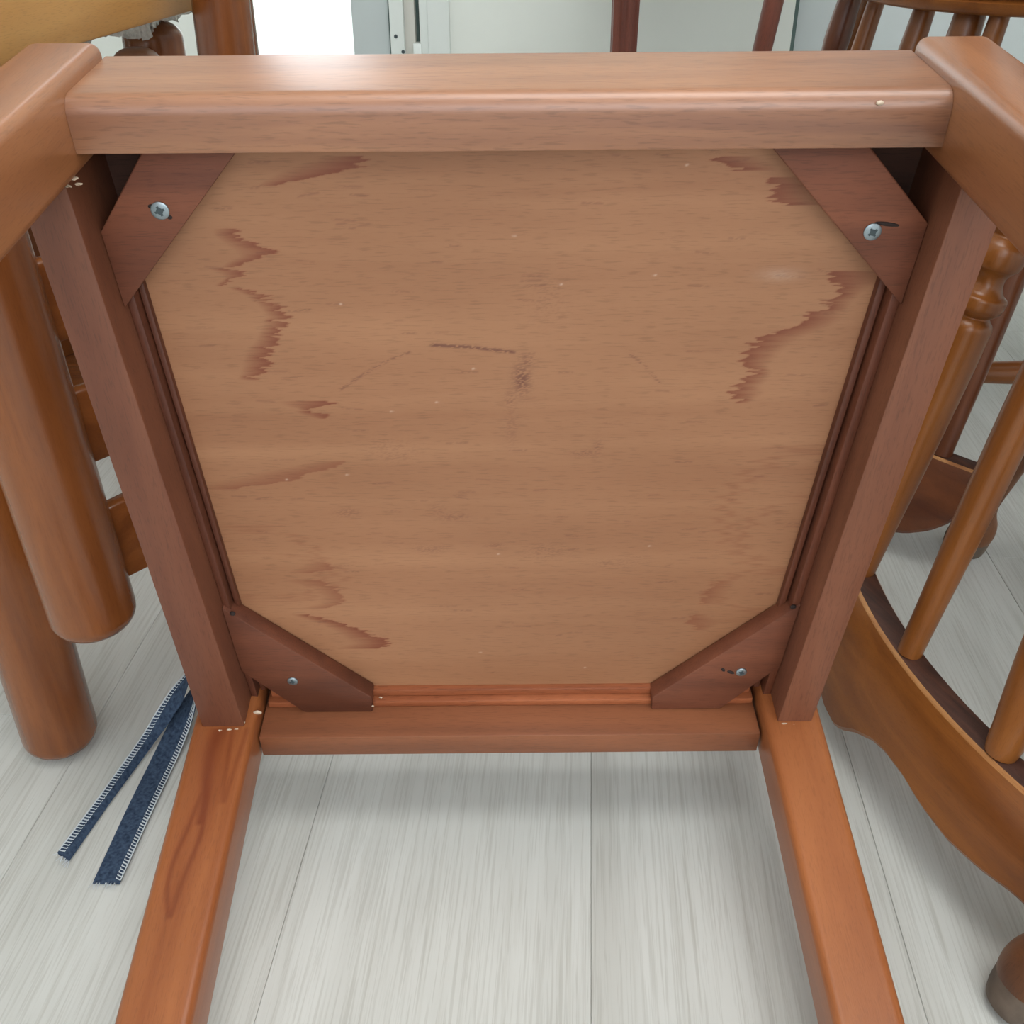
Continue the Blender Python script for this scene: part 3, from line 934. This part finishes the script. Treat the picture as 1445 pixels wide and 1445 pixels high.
def crest(parent, mset):
    ts = np.linspace(-0.26, 0.26, 81)
    hx = np.array([h[0] for h in HT]); hy = np.array([h[1] for h in HT])
    v = []
    z0 = 0.95
    for t in ts:
        h = np.interp(abs(t), hx, hy)
        for o_, z in ((0.011, z0 + 0.0022), (0.0088, z0), (-0.0090, z0), (-0.011, z0 + 0.002), (-0.011, z0 + h - 0.004), (-0.008, z0 + h), (0.008, z0 + h), (0.011, z0 + h - 0.004)):
            p = arc(t, o_ + (z - z0) * 0.2)
            v.append((p.x, p.y, z))
    f, fm = [], []
    for i in range(len(ts) - 1):
        for k in range(8):
            f.append((i * 8 + k, i * 8 + (k + 1) % 8, (i + 1) * 8 + (k + 1) % 8, (i + 1) * 8 + k))
            fm.append(2 if k == 0 else (1 if k == 1 else 0))
    f.append(tuple(range(8))); f.append(tuple((len(ts) - 1) * 8 + k for k in range(8))[::-1]); fm += [0, 0]
    o = obj('crest_rail', v, f, None, parent, True, mats=[mset['y'], wind_dark, wind_worn], fmat=fm)
    bm = bmesh.new(); bm.from_mesh(o.data); bmesh.ops.recalc_face_normals(bm, faces=bm.faces); bm.to_mesh(o.data); bm.free()
    return auto(o, 40)


POST = [(0.0, 0.0095), (0.03, 0.0105), (0.10, 0.0135), (0.17, 0.0158), (0.208, 0.0165), (0.2165, 0.0160), (0.2205, 0.0130), (0.2225, 0.0115),
        (0.2245, 0.0140), (0.2285, 0.0175), (0.2345, 0.0182), (0.2375, 0.0176), (0.2400, 0.0140), (0.2455, 0.0112), (0.2510, 0.0110), (0.2555, 0.0135), (0.2590, 0.0170), (0.2660, 0.0184), (0.2735, 0.0174),
        (0.2780, 0.0135), (0.2800, 0.0112), (0.2830, 0.0125), (0.2890, 0.0140), (0.2950, 0.0130), (0.2990, 0.0110), (0.33, 0.0145), (0.37, 0.013), (0.44, 0.011)]
SPIN = [(0.0, 0.0088), (0.04, 0.0095), (0.12, 0.0115), (0.20, 0.0122), (0.30, 0.0105), (0.44, 0.008)]
BULB = [(0.0, 0.0100), (0.006, 0.0112), (0.02, 0.0125), (0.06, 0.0170), (0.10, 0.0195), (0.14, 0.0165), (0.18, 0.0125), (0.20, 0.0120), (0.205, 0.0150), (0.215, 0.0170), (0.225, 0.0150), (0.23, 0.0115), (0.30, 0.0130), (0.44, 0.009)]
LEGP = [(0.0, 0.0185), (0.004, 0.0205), (0.022, 0.0215), (0.030, 0.0222), (0.042, 0.0200), (0.052, 0.0150), (0.062, 0.0118), (0.075, 0.0115), (0.12, 0.0150), (0.20, 0.0195), (0.24, 0.0200),
        (0.262, 0.0170), (0.268, 0.0130), (0.275, 0.0165), (0.288, 0.0200), (0.300, 0.0165), (0.308, 0.0130), (0.33, 0.0150), (0.44, 0.0160), (0.515, 0.0140)]


def superell(r, ry, n, N_):
    out = []
    for i in range(N_):
        a = 2 * math.pi * i / N_
        c_, s_ = math.cos(a), math.sin(a)
        out.append((r * math.copysign(abs(c_) ** (2 / n), c_), ry * math.copysign(abs(s_) ** (2 / n), s_)))
    return out


def windsor(mw, label, back=True, foot=(0.23, 0.27), topleg=(0.20, 0.24), group=None, mset=None, legm=None):
    mset = mset or wind_m
    legm = legm or mset['z']
    e = empty('windsor_chair', mw)
    tag(e, label, 'chair', group)
    # seat with moulded rim
    N_ = 72
    prof = [(0.0, 0.30), (0.0, 0.98), (0.003, 0.995), (0.010, 1.0), (0.0125, 0.985), (0.015, 1.0), (0.022, 1.0), (0.0245, 0.985), (0.027, 0.998), (0.032, 0.985), (0.035, 0.96), (0.031, 0.6), (0.028, 0.2)]
    base = superell(0.228, 0.246, 2.6, N_)
    v, f = [], []
    for z, k in prof:
        for (x, y) in base: v.append((x * k, y * k, SEAT - 0.035 + z))
    m = len(prof)
    for j in range(m - 1):
        for i in range(N_): f.append((j * N_ + i, j * N_ + (i + 1) % N_, (j + 1) * N_ + (i + 1) % N_, (j + 1) * N_ + i))
    f.append(tuple(range(N_))[::-1]); f.append(tuple((m - 1) * N_ + i for i in range(N_)))
    auto(obj('seat', v, f, wind_m['x'], e, True), 50)
    crest(e, mset)
    for t, nm, pr in ((-0.21, 'back_post', POST), (0.21, 'back_post', POST), (-0.105, 'spindle', SPIN), (0.105, 'spindle', SPIN), (0.0, 'spindle', BULB)):
        c_ = arc(t); c_.z = 0.9505
        d = Vector((0.2 * math.cos(t / ARC) , -0.2 * math.sin(t / ARC) * 0.55, -1.0)).normalized()
        top = c_ + d * 0.422
        lathe(nm, spline([p for p in pr if p[0] < 0.42] + [(0.422, pr[-1][1])], 3), mset['z'] if nm == 'back_post' else wind_m['z'], e, c_, top, 24)
    for sx in (-1, 1):
        for sy in (-1, 1):
            p0 = Vector((sx * foot[0], sy * foot[1], 0.0)); p1 = Vector((sx * topleg[0], sy * topleg[1], SEAT - 0.034))
            L_ = (p1 - p0).length
            lg = lathe('leg', spline([(s, r) for s, r in LEGP if 0.022 <= s < L_] + [(L_, 0.014)], 3), legm, e, p0, p1, 24)
            lathe('foot_tip', [(0.0, 0.0175), (0.003, 0.0205), (0.012, 0.0218), (0.0225, 0.0216)], tip_m, lg, n=24, mw=Matrix.Identity(4))

    def legpt(sx, sy, z):
        k = z / (SEAT - 0.034)
        return Vector((sx * (foot[0] + (topleg[0] - foot[0]) * k), sy * (foot[1] + (topleg[1] - foot[1]) * k), z))
    STR = lambda L_: spline([(0.0, 0.008), (L_ * 0.25, 0.011), (L_ * 0.5, 0.0135), (L_ * 0.75, 0.011), (L_, 0.008)], 5)
    for a, b in (((1, -1, 0.16), (1, 1, 0.16)), ((-1, -1, 0.16), (-1, 1, 0.16)), ((-1, -1, 0.21), (1, -1, 0.21)), ((-1, 1, 0.21), (1, 1, 0.21))):
        p, q = legpt(*a), legpt(*b)
        d = (q - p).normalized() * 0.012
        lathe('stretcher', STR((q - p).length - 0.024), wind_m['z'], e, p + d, q - d, 20)
    return e


def place(x, y, deg, flip=False):
    m = Matrix.Translation((x, y, 0)) @ Matrix.Rotation(math.radians(deg), 4, 'Z')
    if flip: m = m @ Matrix.Translation((0, 0, 2 * SEAT)) @ Matrix.Rotation(math.pi, 4, 'X')
    return m


windsor(place(0.579, 0.581, 20, True), 'upside-down windsor chair in the right foreground, wavy crest rail hanging beside the tipped chair')
windsor(place(0.62, 0.577, 163), 'upright windsor chair under the foreground upturned one, worn turned foot at the lower right corner', foot=(0.235, 0.272), topleg=(0.15, 0.19), legm=leg_old)
windsor(place(0.595, 1.155, 16, True), 'farther upside-down windsor chair, its rounded crest end and turned post seen behind the front spindles', mset=wind_old)
windsor(place(0.590, 1.18, 90), 'upright windsor chair beneath the farther upturned one, its turned stretcher showing at the right edge', foot=(0.20, 0.26), topleg=(0.14, 0.17))

# ------------------------------------------------------------------ furniture by the far wall
ct = empty('console_table', Matrix.Translation((0.209, 2.1, 0)))
tag(ct, 'reddish console table by the pale wall, its fluted front leg rising behind the tipped chair', 'table')


def fluted(parent, x, y, h, w, mat):
    ring = []
    n = 12
    for sx, sy, dx, dy in ((-1, -1, 1, 0), (1, -1, 0, 1), (1, 1, -1, 0), (-1, 1, 0, -1)):
        for k in range(n):
            t = k / n
            dep = 0.0 if t < 0.1 or t > 0.9 else 0.003 * abs(math.sin((t - 0.1) / 0.8 * math.pi * 3))
            px_, py_ = sx * w / 2 + dx * w * t, sy * w / 2 + dy * w * t
            ring.append((px_ - (-dy) * -dep, py_ - dx * -dep))
    v, f = [], []
    m = len(ring)
    for z, k in ((0, 0.75), (h, 1.0)):
        for a, b in ring: v.append((x + a * k, y + b * k, z))
    for i in range(m): f.append((i, (i + 1) % m, m + (i + 1) % m, m + i))
    f.append(tuple(range(m))[::-1]); f.append(tuple(range(m, 2 * m)))
    return obj('leg', v, f, mat, parent)


fluted(ct, 0, 0, 0.66, 0.052, far_m); fluted(ct, 0.43, 0, 0.66, 0.052, far_m)
box('apron', -0.02, 0.45, -0.015, 0.01, 0.60, 0.66, far_m, ct, 0.002)
box('tabletop', -0.05, 0.48, -0.03, 0.45, 0.66, 0.69, far_m, ct, 0.005)
pole, _L = along((0.436, 2.12, 0.0), (0.535, 2.12, 0.80))
o = lathe('wooden_pole', [(0.0, 0.012), (0.01, 0.016), (0.79, 0.0195), (0.806, 0.014)], far_m, None, (0.41, 2.03, 0.004), (0.515, 2.03, 0.80), 16)
tag(o, 'slim reddish-brown wooden pole slanting before the pale wall, right of the fluted leg', 'pole')
